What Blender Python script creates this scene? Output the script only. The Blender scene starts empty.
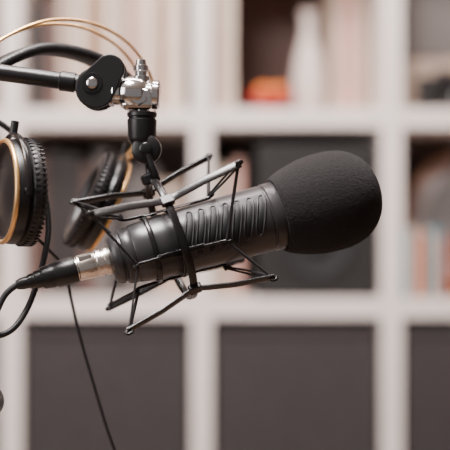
import bpy, bmesh, math, random
from mathutils import Vector, Matrix
random.seed(4)
S = 0.00075   # hardware around the microphone is drawn on a 0.75 mm grid

# ------------------------------------------------------------------ materials
def mat(name, col, rough=0.5, metal=0.0, bump=0.0, bscale=300, var=0.0, vscale=20, spec=0.5, sheen=0.0):
    m = bpy.data.materials.new(name); m.use_nodes = True
    nt = m.node_tree; b = nt.nodes['Principled BSDF']
    b.inputs['Base Color'].default_value = (*col, 1)
    b.inputs['Roughness'].default_value = rough
    b.inputs['Metallic'].default_value = metal
    b.inputs['Specular IOR Level'].default_value = spec
    b.inputs['Sheen Weight'].default_value = sheen
    tc = nt.nodes.new('ShaderNodeTexCoord')
    if var > 0:
        n = nt.nodes.new('ShaderNodeTexNoise'); n.inputs['Scale'].default_value = vscale
        n.inputs['Detail'].default_value = 4
        r = nt.nodes.new('ShaderNodeValToRGB')
        r.color_ramp.elements[0].position = 0.3; r.color_ramp.elements[1].position = 0.7
        r.color_ramp.elements[0].color = (*[c*(1-var) for c in col], 1)
        r.color_ramp.elements[1].color = (*[min(1, c*(1+var)) for c in col], 1)
        nt.links.new(tc.outputs['Object'], n.inputs['Vector'])
        nt.links.new(n.outputs['Fac'], r.inputs['Fac'])
        nt.links.new(r.outputs['Color'], b.inputs['Base Color'])
    if bump > 0:
        n = nt.nodes.new('ShaderNodeTexNoise'); n.inputs['Scale'].default_value = bscale
        n.inputs['Detail'].default_value = 3
        bp = nt.nodes.new('ShaderNodeBump'); bp.inputs['Strength'].default_value = bump
        bp.inputs['Distance'].default_value = 0.001
        nt.links.new(tc.outputs['Object'], n.inputs['Vector'])
        nt.links.new(n.outputs['Fac'], bp.inputs['Height'])
        nt.links.new(bp.outputs['Normal'], b.inputs['Normal'])
    return m

M_body = mat('mic_satin_charcoal', (0.046, 0.043, 0.046), 0.32, 0.3, 0.04, 3000)
M_bodyd = mat('mic_groove_black', (0.006, 0.006, 0.007), 0.6)
M_foam = mat('foam_black', (0.016, 0.0138, 0.0145), 0.95, 0, 1.0, 1900, 0.85, 2200, 0.2, 0.05)
M_steel = mat('mount_black_metal', (0.016, 0.014, 0.015), 0.24, 0.3, 0.05, 2000)
M_elastic = mat('elastic_cord', (0.014, 0.012, 0.013), 0.75, 0, 0.5, 4000)
M_plast = mat('black_plastic', (0.010, 0.009, 0.010), 0.33, 0, 0.1, 1500)
M_chrome = mat('chrome', (0.85, 0.83, 0.83), 0.15, 1.0)
M_nickel = mat('nickel', (0.84, 0.77, 0.71), 0.25, 1.0)
M_rubber = mat('cable_rubber', (0.011, 0.010, 0.012), 0.5)
M_gold = mat('gold_wire', (0.95, 0.56, 0.24), 0.3, 0.8)
M_leather = mat('earpad_leather', (0.012, 0.010, 0.011), 0.45, 0, 0.4, 500)
M_white = mat('shelf_white', (0.87, 0.77, 0.73), 0.55, 0, 0, 0, 0.03, 6)
M_wall = mat('wall_paint', (0.24, 0.185, 0.17), 0.9, 0, 0.2, 80, 0.04, 3)
M_floor = mat('floor_wood', (0.25, 0.16, 0.1), 0.5, 0, 0.1, 40, 0.25, 8)
M_ceil = mat('ceiling_paint', (0.8, 0.76, 0.72), 0.9, 0, 0.1, 60)
M_desk = mat('desk_wood', (0.20, 0.13, 0.09), 0.45, 0, 0.1, 60, 0.2, 12)
M_boxf = mat('storage_fabric', (0.043, 0.035, 0.036), 0.9, 0, 0.5, 500, 0.12, 60)
M_black = mat('matte_black', (0.009, 0.007, 0.007), 0.7)
M_cer = mat('white_ceramic', (0.70, 0.60, 0.56), 0.4)
M_red = mat('red_glaze', (0.60, 0.02, 0.015), 0.4)
M_orange = mat('orange_peel', (0.80, 0.22, 0.03), 0.5, 0, 0.3, 300)
M_wood = mat('pale_wood', (0.40, 0.21, 0.12), 0.5, 0, 0.1, 50, 0.2, 30)
M_skin = mat('drum_head', (0.36, 0.31, 0.31), 0.6, 0, 0.1, 60, 0.06, 20)
M_page = mat('paper_pages', (0.70, 0.62, 0.53), 0.9)

# ------------------------------------------------------------------ helpers
def finish(ob, m, smooth=True, parent=None, angle=40):
    if m is not None: ob.data.materials.append(m)
    if smooth:
        for p in ob.data.polygons: p.use_smooth = True
        try: ob.data.set_sharp_from_angle(angle=math.radians(angle))
        except Exception: pass
    if parent: 
        ob.parent = parent
        ob.matrix_parent_inverse = parent.matrix_world.inverted()
    return ob

def new_mesh(name, verts, faces):
    me = bpy.data.meshes.new(name); me.from_pydata([tuple(v) for v in verts], [], faces)
    bm = bmesh.new(); bm.from_mesh(me); bmesh.ops.recalc_face_normals(bm, faces=bm.faces); bm.to_mesh(me); bm.free()
    ob = bpy.data.objects.new(name, me); bpy.context.scene.collection.objects.link(ob)
    return ob

def empty(name, loc):
    e = bpy.data.objects.new(name, None); e.location = loc; e.empty_display_size = 0.02
    bpy.context.scene.collection.objects.link(e); bpy.context.view_layer.update()
    return e

def frame(o, d, up=(0, 0, 1)):
    z = Vector(d).normalized(); x = Vector(up) - z*Vector(up).dot(z)
    if x.length < 1e-4: x = Vector((1, 0, 0)) - z*z.x
    x.normalize(); y = z.cross(x)
    m = Matrix((x, y, z)).transposed().to_4x4(); m.translation = Vector(o)
    return m

def lathe(name, prof, M, m, seg=48, parent=None, angle=40, sc=S):
    """prof: (axial, radius) on the grid; M in metres"""
    verts, faces, rings = [], [], []
    for (t, r) in prof:
        if r <= 1e-6:
            rings.append([len(verts)]); verts.append(M @ Vector((0, 0, t*sc)))
        else:
            ring = []
            for i in range(seg):
                a = 2*math.pi*i/seg
                ring.append(len(verts)); verts.append(M @ Vector((r*sc*math.cos(a), r*sc*math.sin(a), t*sc)))
            rings.append(ring)
    for a, b in zip(rings[:-1], rings[1:]):
        if len(a) == 1 and len(b) == 1: continue
        for i in range(seg):
            j = (i+1) % seg
            if len(a) == 1: faces.append((a[0], b[i], b[j]))
            elif len(b) == 1: faces.append((a[i], a[j], b[0]))
            else: faces.append((a[i], a[j], b[j], b[i]))
    return finish(new_mesh(name, verts, faces), m, True, parent, angle)

def smooth_pts(pts, n=8, closed=False):
    P = [Vector(p) for p in pts]; out = []; N = len(P)
    rng = range(N) if closed else range(N-1)
    for i in rng:
        if closed: p0, p1, p2, p3 = P[i-1], P[i], P[(i+1) % N], P[(i+2) % N]
        else: p0, p1, p2, p3 = P[max(i-1, 0)], P[i], P[i+1], P[min(i+2, N-1)]
        for k in range(n):
            t = k/n
            out.append(0.5*((2*p1)+(-p0+p2)*t+(2*p0-5*p1+4*p2-p3)*t*t+(-p0+3*p1-3*p2+p3)*t**3))
    if not closed: out.append(P[-1])
    return out

def sweep(name, pts, section, m, parent=None, closed=False, wdir=None, smooth=True, angle=50):
    """pts in metres, section list of (u,v) metres; u along wdir (if given)"""
    pts = [Vector(p) for p in pts]; n = len(pts); k = len(section)
    verts, faces = [], []; prevu = None
    for i, p in enumerate(pts):
        if closed: t = pts[(i+1) % n]-pts[i-1]
        else: t = pts[min(i+1, n-1)]-pts[max(i-1, 0)]
        t.normalize()
        w = Vector(wdir) if wdir is not None else (prevu if prevu is not None else Vector((0.3, 0.9, 0.31)))
        u = w-t*w.dot(t)
        if u.length < 1e-5: u = Vector((0, 0, 1))-t*t.z
        u.normalize(); v = t.cross(u); prevu = u
        for (a, b) in section: verts.append(p+u*a+v*b)
    for i in range(n if closed else n-1):
        j = (i+1) % n
        for q in range(k):
            r = (q+1) % k
            faces.append((i*k+q, i*k+r, j*k+r, j*k+q))
    if not closed:
        faces.append(tuple(range(k))); faces.append(tuple(range((n-1)*k, n*k)))
    return finish(new_mesh(name, verts, faces), m, smooth, parent, angle)

def circ(r, k=12): return [(r*math.cos(2*math.pi*i/k), r*math.sin(2*math.pi*i/k)) for i in range(k)]
def ell(a, b, k=16, p=0.7):
    f = lambda c: math.copysign(abs(c)**p, c)
    return [(a*f(math.cos(2*math.pi*i/k)), b*f(math.sin(2*math.pi*i/k))) for i in range(k)]
def tube(name, pts, r, m, parent=None, closed=False, k=12):
    return sweep(name, pts, circ(r, k), m, parent, closed)

def add_box(bm, c, d, mi=0, rot=None):
    r = bmesh.ops.create_cube(bm, size=1)
    M = Matrix.Translation(c) @ (rot if rot else Matrix()) @ Matrix.Diagonal((d[0], d[1], d[2], 1))
    bmesh.ops.transform(bm, matrix=M, verts=r['verts'])
    for f in {f for v in r['verts'] for f in v.link_faces}: f.material_index = mi
def boxes(name, lst, mats, parent=None, bevel=0.001):
    bm = bmesh.new()
    for it in lst: add_box(bm, *it)
    me = bpy.data.meshes.new(name); bm.to_mesh(me); bm.free()
    ob = bpy.data.objects.new(name, me); bpy.context.scene.collection.objects.link(ob)
    for m in mats: me.materials.append(m)
    if bevel:
        b = ob.modifiers.new('bevel', 'BEVEL'); b.width = bevel; b.segments = 2; b.limit_method = 'ANGLE'
    if parent:
        ob.parent = parent; ob.matrix_parent_inverse = parent.matrix_world.inverted()
    return ob
def g(x, y, z): return Vector((x, y, z))*S

# ------------------------------------------------------------------ microphone
def axis_basis(pitch, yaw, C):
    p, y = math.radians(pitch), math.radians(yaw)
    A = Vector((math.cos(p)*math.cos(y), math.cos(p)*math.sin(y), math.sin(p))).normalized()
    F = frame(C, A); U = F.to_3x3().col[0].copy(); N = U.cross(A)
    if N.y > 0: N = -N
    return A, F, U, N
C = g(-51, 0, -18)
A, FM, U, N = axis_basis(14.6, 12, C)
def cyl(t, phi, r):
    a = math.radians(phi)
    return C + (A*t + (U*math.sin(a)+N*math.cos(a))*r)*S
# the mount's spring frame sits slightly steeper than the microphone it carries
CM = g(-54, 0, -14)
AM, FMM, UM, NM = axis_basis(19.0, 13, CM)
def mcyl(t, phi, r):
    a = math.radians(phi)
    return CM + (AM*t + (UM*math.sin(a)+NM*math.cos(a))*r)*S

mic = empty('condenser_microphone', C)
lathe('body_shell', [(-66, 0), (-66, 20), (-64.5, 23), (-60, 25.5), (-57, 26), (-56, 25), (-54, 25), (-53, 27), (-50, 28),
                     (-44, 28.6), (-43, 28), (-42, 28.8), (-30, 30.5), (0, 32), (40, 33), (96, 34), (97, 33), (98.5, 33), (99.5, 34.6),
                     (110, 35), (112, 34), (113, 30), (113, 0)], FM, M_body, 96, mic)
nsl = 7
for side in (0, 180):
    for i in range(nsl):
        tc = 12 + i*12.4
        outl = []
        K = 44
        L = 44 - 1.5*i
        for k in range(K):
            a = 2*math.pi*k/K
            ph = L*math.copysign(abs(math.sin(a))**0.8, math.sin(a))
            w = 4.3*math.copysign(abs(math.cos(a))**0.55, math.cos(a))
            outl.append((tc + w + 6.5*math.sin(math.radians(ph*2.0)), 12+ph))
        tube('slot_rim_%d_%d' % (side, i), [cyl(t, p+side, 32.6+t*0.015) for t, p in outl], 1.0*S, M_body, mic, True, 8)
        gs = [cyl(tc+6.5*math.sin(math.radians(ph*2.0)), 12+ph+side, 31.9+tc*0.014) for ph in range(-int(L-5), int(L-4), 3)]
        sweep('slot_groove_%d_%d' % (side, i), gs, ell(3.0*S, 0.9*S, 10), M_bodyd, mic, False, A)
# foam windscreen
prof = [(110, 0), (110, 34), (111, 38), (116, 41), (125, 44.6), (138, 48.2), (151, 50.6), (165, 51.3), (179, 50.6), (192, 47.4),
        (203, 41.4), (211, 33.4), (217, 22.4), (220, 11), (221, 0)]
pp = smooth_pts([(t, r, 0) for t, r in prof], 5)
foam = lathe('foam_windscreen', [(p.x, max(p.y, 0)) for p in pp[5:-1]]+[(221, 0)], FM, M_foam, 180, mic, 180)
sb = foam.modifiers.new('sub', 'SUBSURF'); sb.levels = 1; sb.render_levels = 1
tx = bpy.data.textures.new('foam_pores', 'CLOUDS'); tx.noise_scale = 0.0010; tx.noise_depth = 2
dp = foam.modifiers.new('pores', 'DISPLACE'); dp.texture = tx; dp.strength = 0.0008; dp.mid_level = 0.5; dp.texture_coords = 'LOCAL'

# XLR plug
xlr = empty('xlr_cable', C + A*(-100*S))
lathe('connector_shell', [(-66, 0), (-66, 14), (-68, 14.5), (-71, 14.5), (-72, 13), (-74, 13), (-75, 14), (-79, 14), (-80, 12.8), (-82, 12.8), (-83, 13.4), (-98, 12.6),
                          (-99, 11.6), (-101, 11.6), (-102, 0)], FM, M_nickel, 40, xlr)
boxes('connector_latch', [(Vector((0, 0, 0)), (0.004, 0.003, 0.010))], [M_nickel], None, 0.0008)
lt = bpy.data.objects['connector_latch']; lt.matrix_world = FM @ Matrix.Translation((9.2*S, 9.2*S, -90*S))
bpy.context.view_layer.update(); lt.parent = xlr; lt.matrix_parent_inverse = xlr.matrix_world.inverted()
lathe('connector_boot', [(-100, 0), (-100, 12.6), (-102, 13.2), (-120, 12.6), (-122, 11.6), (-124, 12), (-134, 10.6), (-135, 9), (-141, 8.6), (-142, 7.4), (-147, 7.2), (-148, 6.2),
                         (-155, 5.8), (-160, 4.4), (-160, 0)], FM, M_plast, 32, xlr)
q = C + A*(-155*S)
qx, qy, qz = q/S
tube('cable', smooth_pts([q, g(qx-7, qy-1, qz-3), g(qx-16, qy-3, qz-12), g(-222, qy-6, qz-30), g(-227, qy-4, -95), g(-221, qy+2, -107), g(-207, qy+10, -101), g(-197, 0, -82),
                          g(-190, 12, -58), g(-184, 22, -30), g(-182, 32, 0), g(-190, 40, 40), g(-215, 44, 90), g(-260, 44, 118), g(-330, 40, 128)], 10), 3.1*S, M_rubber, xlr)

# ------------------------------------------------------------------ shock mount
mount = empty('shock_mount', C)
ring = [mcyl(0, a, 62) for a in range(0, 360, 5)]
sweep('outer_hoop', ring, ell(4*S, 1.9*S, 12), M_steel, mount, True, AM)
TIP = {}
phis = [38, 128, 218, 308]
HL = 76
for n, ph in enumerate(phis):
    tan = (UM*math.sin(math.radians(ph+90))+NM*math.cos(math.radians(ph+90)))
    pts = []
    for t, r in [(-HL, 82), (-HL+4, 81.5), (-38, 75), (-14, 68), (-6, 65.5), (6, 65.5), (14, 68), (38, 75), (HL-4, 81.5), (HL, 82)]:
        pts.append(mcyl(t, ph, r))
    sweep('spring_arm_%d' % (n+1), pts, ell(4.2*S, 1.4*S, 12, 0.5), M_steel, mount, False, tan)
    boxes('arm_rivet_%d' % (n+1), [(Vector((0, 0, 0)), (0.0050, 0.0080, 0.010))], [M_steel], None, 0.001)
    o = bpy.data.objects['arm_rivet_%d' % (n+1)]
    o.matrix_world = frame(mcyl(0, ph, 64), AM, mcyl(0, ph, 64)-CM)
    bpy.context.view_layer.update(); o.parent = mount; o.matrix_parent_inverse = mount.matrix_world.inverted()
    for sg in (-1, 1):
        TIP[(n, sg)] = mcyl(sg*(HL-2), ph, 82)
        tube('tip_hook_%d_%d' % (n+1, sg), smooth_pts([mcyl(sg*HL, ph, 82), mcyl(sg*(HL+2), ph, 84), mcyl(sg*(HL-1), ph, 86), mcyl(sg*(HL-5), ph, 84)], 4), 1.6*S, M_steel, mount)
hooks = [-14, 76, 166, 256]
HK = {}
for n, ph in enumerate(hooks):
    for sg in (-1, 1):
        HK[(n, sg)] = cyl(sg*45, ph, 38.5)
        tube('cradle_hook_%d_%d' % (n+1, sg), smooth_pts([cyl(sg*22, ph, 35.3), cyl(sg*36, ph, 35.6), cyl(sg*45, ph, 36.5), cyl(sg*49, ph, 39.5), cyl(sg*45, ph, 42)], 5), 1.7*S, M_steel, mount)
    sweep('cradle_bar_%d' % (n+1), [cyl(t, ph, 35.3) for t in (-24, -10, 10, 24)], ell(3*S, 1*S, 10), M_steel, mount, False,
          (U*math.sin(math.radians(ph+90))+N*math.cos(math.radians(ph+90))))
for n, t in enumerate((-24, 2)):
    sweep('cradle_band_%d' % (n+1), [cyl(t, a, 34.4 if t > 0 else 33.4) for a in range(0, 360, 6)], ell(2.6*S, 1.5*S, 10), M_steel, mount, True, A)
for sg in (-1, 1):   # elastic zig-zag, doubled cords
    for n in range(4):
        a = TIP[(n, sg)]
        for hn in (n, (n+1) % 4):
            h = HK[(hn, sg)]
            w = A.cross(h-a).normalized()*S
            tube('elastic_%d_%d_%d' % (n+1, hn+1, sg), [a-w*1.6, a.lerp(h, .5)-w*1.8, h-w*.8], 1.15*S, M_elastic, mount, False, 8)
            tube('elastic_twin_%d_%d_%d' % (n+1, hn+1, sg), [a+w*1.6, a.lerp(h, .5)+w*1.8, h+w*.8], 1.15*S, M_elastic, mount, False, 8)

# swivel adapter (part of the mount)
Y = Vector((0, 1, 0))
top = mcyl(0, 90, 62)
tube('swivel_neck', smooth_pts([top, top+g(-1, 0, 8), g(-76, 0, 60), g(-77, 0, 72)], 6), 4.2*S, M_plast, mount)
boxes('swivel_foot', [(Vector((0, 0, 0)), (0.009, 0.011, 0.013))], [M_plast], None, 0.002)
o = bpy.data.objects['swivel_foot']; o.matrix_world = frame(top+UM*2*S, AM, UM)
bpy.context.view_layer.update(); o.parent = mount; o.matrix_parent_inverse = mount.matrix_world.inverted()
lathe('swivel_disc', [(-12, 0), (-12, 12), (-10, 14.5), (-4, 15), (-3.4, 13), (3.4, 13), (4, 15), (10, 14.5), (12, 12), (12, 0)], frame(g(-78, 0, 75), Y), M_plast, 40, mount)
lathe('swivel_screw', [(-18, 0), (-18, 5), (-17, 6.5), (-12, 6.5), (-12, 0)], frame(g(-78, 0, 75), Y), M_steel, 12, mount)
lathe('swivel_lever', [(0, 0), (0, 3.4), (10, 3), (22, 3.6), (25, 2), (25, 0)], frame(g(-76, -15, 70), (0.35, 0, -1)), M_plast, 16, mount)
lathe('thread_socket', [(0, 0), (0, 11), (3, 13.5), (5, 14), (24, 14.8), (25, 13.6), (26.5, 13.6), (27.5, 15), (31, 15), (32, 13), (32, 0)], frame(g(-83, 0, 81), (0, 0, 1)), M_plast, 40, mount)

# ------------------------------------------------------------------ boom arm
boom = empty('microphone_boom_arm', g(-130, 0, 136))
lathe('thread_stud', [(3.5, 0), (3.5, 6), (4, 6)]+[(4+i*1.2, 6.6 if i % 2 else 5.6) for i in range(1, 8)]+[(13, 0)], frame(g(-83, 0, 110), (0, 0, 1)), M_chrome, 24, boom)
lathe('coupler_barrel', [(0, 0), (0, 10), (2, 13), (7, 15), (9, 12), (13, 12), (16, 15.5), (22, 17), (34, 17), (38, 14.5), (40, 12), (44, 12), (46, 14.5), (51, 14.5), (53, 12), (53, 0)],
      frame(g(-118, 0, 133), (1, 0, -0.06)), M_chrome, 40, boom)
boxes('coupler_block', [(g(-87, 0, 125), (0.023, 0.018, 0.015)), (g(-108, 0, 135), (0.011, 0.014, 0.022))], [M_chrome], boom, 0.003)
lathe('coupler_post', [(0, 0), (0, 9), (8, 9), (9, 6), (13, 6), (14, 7.5), (19, 7.5), (20, 5.5), (25, 5), (26, 0)], frame(g(-84, 0, 140), (0, 0, 1)), M_chrome, 28, boom)
lathe('coupler_nut', [(-15, 0), (-15, 9), (-13, 11), (-9, 11), (-9, 0)], frame(g(-86, 0, 128), Y), M_chrome, 6, boom, 20)
def plate(name, y, th, pts_r, m):
    (x0, z0, r0), (x1, z1, r1) = pts_r
    d = Vector((x1-x0, 0, z1-z0)); ang = math.atan2(d.z, d.x)
    out = []
    for i in range(13):
        a = ang+math.pi/2+math.pi*i/12; out.append((x0+r0*math.cos(a), z0+r0*math.sin(a)))
    for i in range(13):
        a = ang-math.pi/2+math.pi*i/12; out.append((x1+r1*math.cos(a), z1+r1*math.sin(a)))
    n = len(out); v = [g(x, y-th/2, z) for x, z in out]+[g(x, y+th/2, z) for x, z in out]
    f = [tuple(range(n)), tuple(range(2*n-1, n-1, -1))]+[(i, (i+1) % n, n+(i+1) % n, n+i) for i in range(n)]
    ob = finish(new_mesh(name, v, f), m, False, boom)
    b = ob.modifiers.new('b', 'BEVEL'); b.width = 0.0012; b.segments = 3; b.limit_method = 'ANGLE'
    return ob
plate('fork_plate_front', -12, 5, [(-128, 135, 20), (-114, 154, 15)], M_plast)
plate('fork_plate_back', 12, 5, [(-128, 135, 20), (-114, 154, 15)], M_plast)
plate('fork_core', 0, 17, [(-131, 139, 17), (-116, 136, 13)], M_plast)
lathe('fork_bolt', [(-17, 0), (-17, 4), (-16, 5.5), (-14, 6), (-14, 0)], frame(g(-131, 0, 140), Y), M_chrome, 24, boom)
lathe('fork_washer', [(-15.2, 0), (-15.2, 10), (-14.2, 10.5), (-14.2, 0)], frame(g(-131, 0, 140), Y), M_steel, 32, boom)
EL = g(-370, 0, 172)
tube('upper_tube', [g(-134, 0, 140), g(-250, 0, 156), EL], 8.5*S, M_plast, boom, False, 20)
lathe('tube_collar', [(0, 0), (0, 10), (14, 10), (16, 8), (16, 0)], frame(g(-150, 0, 142.2), (-1, 0, 0.14)), M_plast, 24, boom)
lathe('elbow_joint', [(-14, 0), (-14, 16), (-12, 18), (12, 18), (14, 16), (14, 0)], frame(EL, Y), M_plast, 32, boom)
BASE = g(-242, 0, -178)
tube('lower_tube', [EL, BASE], 8*S, M_plast, boom, False, 20)
lathe('base_knob', [(-22, 0), (-22, 14), (-19, 19), (12, 19), (14, 17), (14, 0)], frame(BASE, Y), M_plast, 24, boom)
DZ = -0.47
tube('base_post', [BASE, Vector((BASE.x, 0, DZ+0.002))], 9*S, M_steel, boom, False, 20)
lathe('desk_mount_plate', [(0, 0), (0, 50), (6, 50), (8, 47), (14, 20), (14, 0)], frame((BASE.x, 0, DZ), (0, 0, 1)), M_steel, 40, boom)

# ------------------------------------------------------------------ headphones
hp = empty('headphones', g(-180, 40, 150))
W = Vector((0.64, -0.77, 0))
band = [(-240, -5, 70), (-252, -2, 100), (-258, 2, 130), (-252, 10, 164), (-229, 22, 190), (-187, 40, 211), (-143, 60, 211), (-107, 80, 192), (-86, 100, 159),
        (-84, 112, 116), (-100, 118, 84), (-118, 120, 70)]
for n, o_ in enumerate((9, -9)):
    pts = smooth_pts([Vector(p)+W*o_+Vector((0, 0, -2*n)) for p in band], 8)
    tube('gold_band_wire_%d' % (n+1), [p*S for p in pts], 1.7*S, M_gold, hp)
strap = [(-262, 4, 120), (-250, 12, 144), (-226, 22, 166), (-190, 38, 182), (-150, 58, 179), (-118, 76, 164), (-98, 92, 140), (-93, 104, 108)]
sweep('padded_strap', [p*S for p in smooth_pts(strap, 8)], ell(15*S, 6*S, 16, 0.6), M_leather, hp, False, W)
def cup(tag, c, n, r=48):
    Fc = frame(g(*c), n)
    lathe('ear_cushion_'+tag, [(-2, r*0.9), (-2, r*0.97), (-5, r*1.03), (-10, r*1.05), (-14, r*1.02), (-17, r*0.93), (-18, r*0.82), (-17, r*0.7), (-14, r*0.62), (-9, r*0.6), (-8, 0)], Fc, M_leather, 72, hp, 60)
    lathe('cup_shell_'+tag, [(-9, 0), (-9, r*0.5), (-3, r*0.85), (-2, r*0.97), (2, r*1.01), (8, r*1.0), (13, r*0.96), (14, r*0.91), (11, r*0.86), (10, r*0.8), (11, r*0.5), (13, r*0.2), (13, 0)], Fc, M_plast, 72, hp, 30)
    rg = [Fc @ Vector((r*0.965*math.cos(a)*S, r*0.965*math.sin(a)*S, 13.2*S)) for a in [2*math.pi*i/72 for i in range(72)]]
    tube('gold_ring_'+tag, rg, 2.5*S, M_gold, hp, True, 10)
    bm = bmesh.new()
    for k in range(60):
        a = 2*math.pi*k/60
        Mx = Fc @ Matrix.Rotation(a, 4, 'Z') @ Matrix.Translation((r*1.033*S, 0, -10*S)) @ Matrix.Diagonal((1.6*S, 1.6*S, 12*S, 1))
        bmesh.ops.create_cube(bm, size=1, matrix=Mx)
    me = bpy.data.meshes.new('cushion_ribs_'+tag); bm.to_mesh(me); bm.free()
    ob = bpy.data.objects.new('cushion_ribs_'+tag, me); bpy.context.scene.collection.objects.link(ob); finish(ob, M_leather, False, hp)
    yk = [Fc @ Vector((r*1.1*math.cos(a)*S, r*1.1*math.sin(a)*S, 4*S)) for a in [math.radians(d) for d in range(-95, 96, 6)]]
    sweep('yoke_'+tag, yk, ell(3*S, 1.6*S, 10), M_steel, hp, False, n)
    tube('yoke_stem_'+tag, [Fc @ Vector((r*1.08*S, 0, 4*S)), Fc @ Vector((r*1.35*S, 0, 2*S))], 4*S, M_plast, hp)
    for s in (-1, 1):
        lathe('pivot_%s_%d' % (tag, s), [(-3, 0), (-3, 4), (6, 4), (7, 3), (7, 0)], frame(Fc @ Vector((0, s*r*0.98*S, 4*S)), Fc.to_3x3() @ Vector((0, s, 0))), M_steel, 16, hp)
cup('near', (-208, -6, 33), (-0.88, -0.46, 0.02), 52)
cup('far', (-142, 122, 25), (0.88, 0.24, -0.42), 55)
tube('headphone_cable', smooth_pts([g(-195, 18, -10), g(-182, 36, -26), g(-168, 50, -46), g(-162, 56, -78), g(-152, 60, -122), g(-140, 62, -165), g(-126, 62, -212), g(-108, 62, -270),
                                    g(-90, 62, -380), g(-86, 60, -560), g(-80, 62, -620), g(-40, 90, -624), g(60, 110, -624), g(120, 60, -624)], 10), 1.7*S, M_rubber, hp, False, 10)

# ------------------------------------------------------------------ desk
boxes('desk', [((-0.1, 0.02, DZ-0.0125), (1.5, 0.75, 0.025)), ((-0.8, -0.3, DZ-0.38), (0.05, 0.05, 0.72)), ((0.6, -0.3, DZ-0.38), (0.05, 0.05, 0.72)),
               ((-0.8, 0.34, DZ-0.38), (0.05, 0.05, 0.72)), ((0.6, 0.34, DZ-0.38), (0.05, 0.05, 0.72)), ((-0.1, 0.34, DZ-0.06), (1.35, 0.02, 0.07))], [M_desk], None, 0.002)

# ------------------------------------------------------------------ shelf
SY = 1.16; SD = 0.38; OX = 0.004
xs = [-1.097+OX+0.35*i for i in range(7)]; zs = [-1.203+0.35*i for i in range(6)]
lst = []
for i, x in enumerate(xs):
    lst.append(((x, SY+SD/2, (zs[0]+zs[-1])/2), (0.037, SD, zs[-1]-zs[0]+0.036)))
for z in zs:
    for i in range(6):
        lst.append((((xs[i]+xs[i+1])/2, SY+SD/2+0.0005, z), (0.35-0.037, SD-0.001, 0.035)))
boxes('cube_shelf', lst, [M_white], None, 0.0008)
cellx = lambda c: xs[c]+0.175
floorz = lambda r: zs[r]+0.018

def storage(c, r, m=M_boxf, w=0.304, h=0.298):
    x, z = cellx(c), floorz(r)+0.001
    t = 0.006; y0 = SY+0.012; d = 0.34
    return boxes('storage_box', [((x, y0+t/2, z+h/2), (w, t, h)), ((x, y0+d, z+h/2), (w, t, h)), ((x-w/2+t/2, y0+d/2, z+h/2), (t, d, h)),
        ((x+w/2-t/2, y0+d/2, z+h/2), (t, d, h)), ((x, y0+d/2, z+t/2), (w, d, t)), ((x, y0-0.001, z+h-0.008), (w+0.002, t, 0.016))], [m], None, 0.002)
for c in range(6):
    storage(c, 2)
    if c % 2 == 0: storage(c, 1)
    if c in (1, 4): storage(c, 0)

def books(name, x0, z, y, items, lean=0):
    mats = [M_page]; L = []; x = x0
    for th, h, d, m in items:
        if m not in mats: mats.append(m)
        k = mats.index(m); c = 0.0018
        L.append(((x+c/2, y+d/2, z+h/2), (c, d, h), k)); L.append(((x+th-c/2, y+d/2, z+h/2), (c, d, h), k))
        L.append(((x+th/2, y+c/2, z+h/2), (th, c, h), k)); L.append(((x+th/2, y+d/2, z+h/2), (th-2*c, d-0.008, h-0.008), 0))
        x += th+0.0006
    return boxes(name, L, mats, None, 0.0006), x
def cm(n, c): return mat('cover_'+n, c, 0.6, 0, 0, 0, 0.08, 30)
cream, tan, pink, brown, grey, teal, rust, dkb, sand = cm('cream', (.74, .60, .50)), cm('tan', (.32, .17, .10)), cm('pink', (.58, .33, .28)), cm('brown', (.10, .05, .04)), \
    cm('grey', (.14, .12, .115)), cm('teal', (.03, .26, .34)), cm('rust', (.62, .12, .03)), cm('dark', (.022, .016, .015)), cm('sand', (.48, .36, .29))
zt, zm = floorz(4), floorz(3)
# upper row
books('book_row', xs[2]+0.022, zt, SY+0.06, [(.03, .20, .2, dkb), (.025, .22, .2, brown), (.03, .27, .2, sand), (.022, .26, .2, cream), (.03, .29, .22, tan), (.02, .28, .2, cream), (.03, .3, .22, sand), (.02, .29, .22, pink),
      (.028, .3, .22, cream), (.02, .28, .2, tan), (.03, .3, .22, cream)])
books('book_row', xs[3]+0.022, zt, SY+0.04, [(.012, .3, .22, pink), (.012, .29, .22, cream), (.014, .3, .22, cream)])
books('book_row', xs[3]+0.022+0.225, zt, SY+0.13, [(.025, .30, .19, sand), (.027, .29, .19, pink), (.024, .30, .19, sand)])
boxes('dark_picture_frame', [((cellx(3)-0.025, SY+0.355, zt+0.151), (0.20, 0.012, 0.30)), ((cellx(3)-0.025, SY+0.347, zt+0.151), (0.175, 0.006, 0.27), 1)], [M_black, brown], None, 0.002)
lathe('fruit_bowl', [(0, 0), (0, 26), (3, 26), (6, 18), (14, 38), (30, 47), (31, 45), (16, 35), (9, 10), (9, 0)], frame((0.088, SY+0.05, zt+0.0005), (0, 0, 1)), M_red, 40, None, 40, 0.001)
bm = bmesh.new()
for i, (dx, dy) in enumerate([(-.016, -.01), (.016, -.012), (0, .016)]):
    bmesh.ops.create_uvsphere(bm, u_segments=20, v_segments=12, radius=0.0155, matrix=Matrix.Translation((0.088+dx, SY+.05+dy, zt+.034)))
me = bpy.data.meshes.new('fruit'); bm.to_mesh(me); bm.free(); o = bpy.data.objects.new('fruit_pile', me); bpy.context.scene.collection.objects.link(o); finish(o, M_orange)
lathe('white_vase', [(0, 0), (0, 22), (3, 25), (40, 31), (80, 31), (120, 24), (150, 15), (185, 13), (205, 18), (207, 16), (186, 11), (186, 0)], frame((0.165, SY+0.14, zt), (0, 0, 1)), M_cer, 48, None, 40, 0.001)
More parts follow.
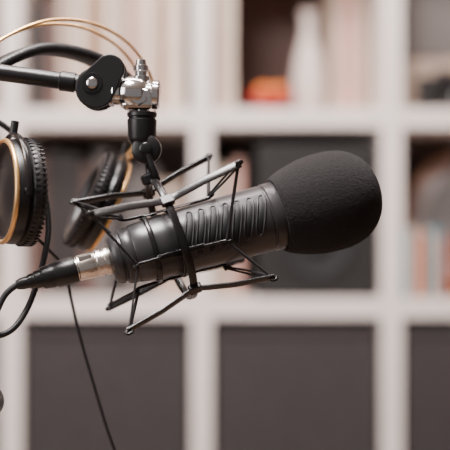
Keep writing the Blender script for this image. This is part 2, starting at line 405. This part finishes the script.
# upper right
boxes('light_storage_box', [((cellx(4), SY+0.22, zt+0.045), (0.29, 0.26, 0.085)), ((cellx(4), SY+0.22, zt+0.094), (0.296, 0.266, 0.018))], [sand], None, 0.002)
boxes('dark_equipment_case', [((cellx(4), SY+0.22, zt+0.105+0.09), (0.28, 0.25, 0.175)), ((cellx(4), SY+0.092, zt+0.105+0.10), (0.06, 0.012, 0.014), 1)], [grey, M_black], None, 0.004)
cam_e = empty('compact_camera', (0.415, SY+0.05, zt))
boxes('camera_body', [((0.415, SY+0.05, zt+0.033), (0.105, 0.035, 0.062)), ((0.415, SY+0.05, zt+0.068), (0.035, 0.03, 0.014))], [M_black], cam_e, 0.004)
lathe('camera_lens', [(0, 0), (0, 26), (20, 25), (22, 23), (19, 20), (16, 0)], frame((0.415, SY+0.034, zt+0.032), (0, -1, 0)), M_plast, 32, cam_e, 40, 0.001)
# middle row
boxes('speaker_cabinet', [((0.170, SY+0.15, zm+0.145), (0.225, 0.26, 0.288)), ], [M_black], None, 0.006)
sp = bpy.data.objects['speaker_cabinet']
e = empty('bookshelf_speaker', (0.170, SY+0.15, zm))
sp.parent = e; sp.matrix_parent_inverse = e.matrix_world.inverted()
lathe('woofer', [(-1, 0), (-1, 72), (3, 72), (4, 68), (2, 62), (-0.5, 30), (2, 18), (3, 0)], frame((0.170, SY+0.019, zm+0.105), (0, -1, 0)), M_bodyd, 48, e, 40, 0.001)
lathe('tweeter', [(-1, 0), (-1, 30), (3, 30), (3, 24), (1, 14), (4, 8), (5, 0)], frame((0.170, SY+0.019, zm+0.225), (0, -1, 0)), M_bodyd, 40, e, 40, 0.001)
books('book_row', xs[3]+0.020, zm, SY+0.05, [(.018, .25, .2, cream), (.02, .24, .2, sand), (.018, .26, .2, pink)])
books('book_row', xs[2]+0.022, zm, SY+0.08, [(.03, .27, .22, brown), (.035, .28, .22, dkb), (.03, .27, .22, dkb), (.025, .25, .2, brown), (.03, .28, .22, grey), (.03, .26, .22, dkb), (.025, .24, .2, grey), (.03, .25, .2, grey), (.03, .22, .2, sand), (.025, .22, .2, sand)])
books('book_row', xs[4]+0.022, zm, SY+0.012, [(.013, .125, .08, teal), (.010, .13, .08, cream), (.012, .12, .08, rust), (.010, .12, .08, dkb), (.009, .125, .08, cream), (.012, .13, .08, teal), (.010, .115, .08, rust)])
dr = empty('frame_drum', (0.490, SY+0.16, zm+0.142))
Fd = frame((0.492, SY+0.155, zm+0.1435), (-0.12, -1, 0.10))
lathe('drum_shell', [(-25, 137), (-25, 139), (22, 139), (25, 137), (25, 123), (22, 122), (-25, 122), (-25, 137)], Fd, M_wood, 96, dr, 40, 0.001)
lathe('drum_skin', [(23, 0), (23, 124), (20, 124), (20, 0)], Fd, M_skin, 96, dr, 40, 0.001)
lathe('drum_spot', [(23, 0), (23, 96), (23.6, 96), (24, 90), (24, 0)], Fd, grey, 64, dr, 40, 0.001)
for c in (1, 5, 0):
    books('book_row', xs[c]+0.025, zm, SY+0.06, [(.03, .25+.03*random.random(), .2, random.choice([cream, tan, grey, brown, pink])) for _ in range(9)])
    books('book_row', xs[c]+0.025, zt, SY+0.06, [(.03, .25+.03*random.random(), .2, random.choice([cream, tan, sand, brown, pink])) for _ in range(9)])

# ------------------------------------------------------------------ room
FZ = -1.222
boxes('floor', [((0.1, -0.45, FZ-0.05), (5.2, 4.2, 0.1))], [M_floor], None, 0)
boxes('wall_back', [((0.1, SY+SD+0.06, 0.09), (5.2, 0.1, 2.62))], [M_wall], None, 0)
boxes('wall_left', [((-2.55, -0.45, 0.09), (0.1, 4.2, 2.62))], [M_wall], None, 0)
boxes('wall_right', [((2.75, -0.45, 0.09), (0.1, 4.2, 2.62))], [M_wall], None, 0)
boxes('ceiling', [((0.1, -0.45, 1.45), (5.4, 4.2, 0.1))], [M_ceil], None, 0)
boxes('baseboard_back', [((0.1, SY+SD+0.004, FZ+0.04), (5.1, 0.01, 0.08))], [M_white], None, 0.001)

# ------------------------------------------------------------------ light
def area(name, loc, tgt, size, power, col):
    l = bpy.data.lights.new(name, 'AREA'); l.shape = 'RECTANGLE'; l.size = size[0]; l.size_y = size[1]; l.energy = power; l.color = col
    o = bpy.data.objects.new(name, l); o.location = loc
    o.rotation_euler = (Vector(tgt)-Vector(loc)).to_track_quat('-Z', 'Y').to_euler()
    bpy.context.scene.collection.objects.link(o)
area('softbox_key', (-0.30, -0.22, 0.95), (-0.03, 0.0, 0), (0.45, 0.30), 40, (1, 0.96, 0.93))
area('overhead_shelf_fill', (-0.05, 0.42, 1.37), (0.1, 1.15, 0.1), (1.3, 0.4), 58, (1, 0.89, 0.84))  # unseen lamp added overhead to brighten the shelf, no fixture modelled
area('window_side', (-1.7, -0.9, 0.5), (0, 0.2, 0), (1.0, 1.2), 22, (1, 0.95, 0.94))
w = bpy.data.worlds.new('world'); bpy.context.scene.world = w; w.use_nodes = True
w.node_tree.nodes['Background'].inputs[0].default_value = (1, 0.93, 0.91, 1)
w.node_tree.nodes['Background'].inputs[1].default_value = 0.2

# ------------------------------------------------------------------ camera
cd = bpy.data.cameras.new('camera'); co = bpy.data.objects.new('camera', cd); bpy.context.scene.collection.objects.link(co)
co.location = (0, -0.8, 0); co.rotation_euler = (math.pi/2, 0, 0)
cd.lens = 85.33; cd.sensor_width = 36; cd.clip_start = 0.02
cd.dof.use_dof = True; cd.dof.focus_distance = 0.785; cd.dof.aperture_fstop = 3.2; cd.dof.aperture_blades = 0
bpy.context.scene.camera = co
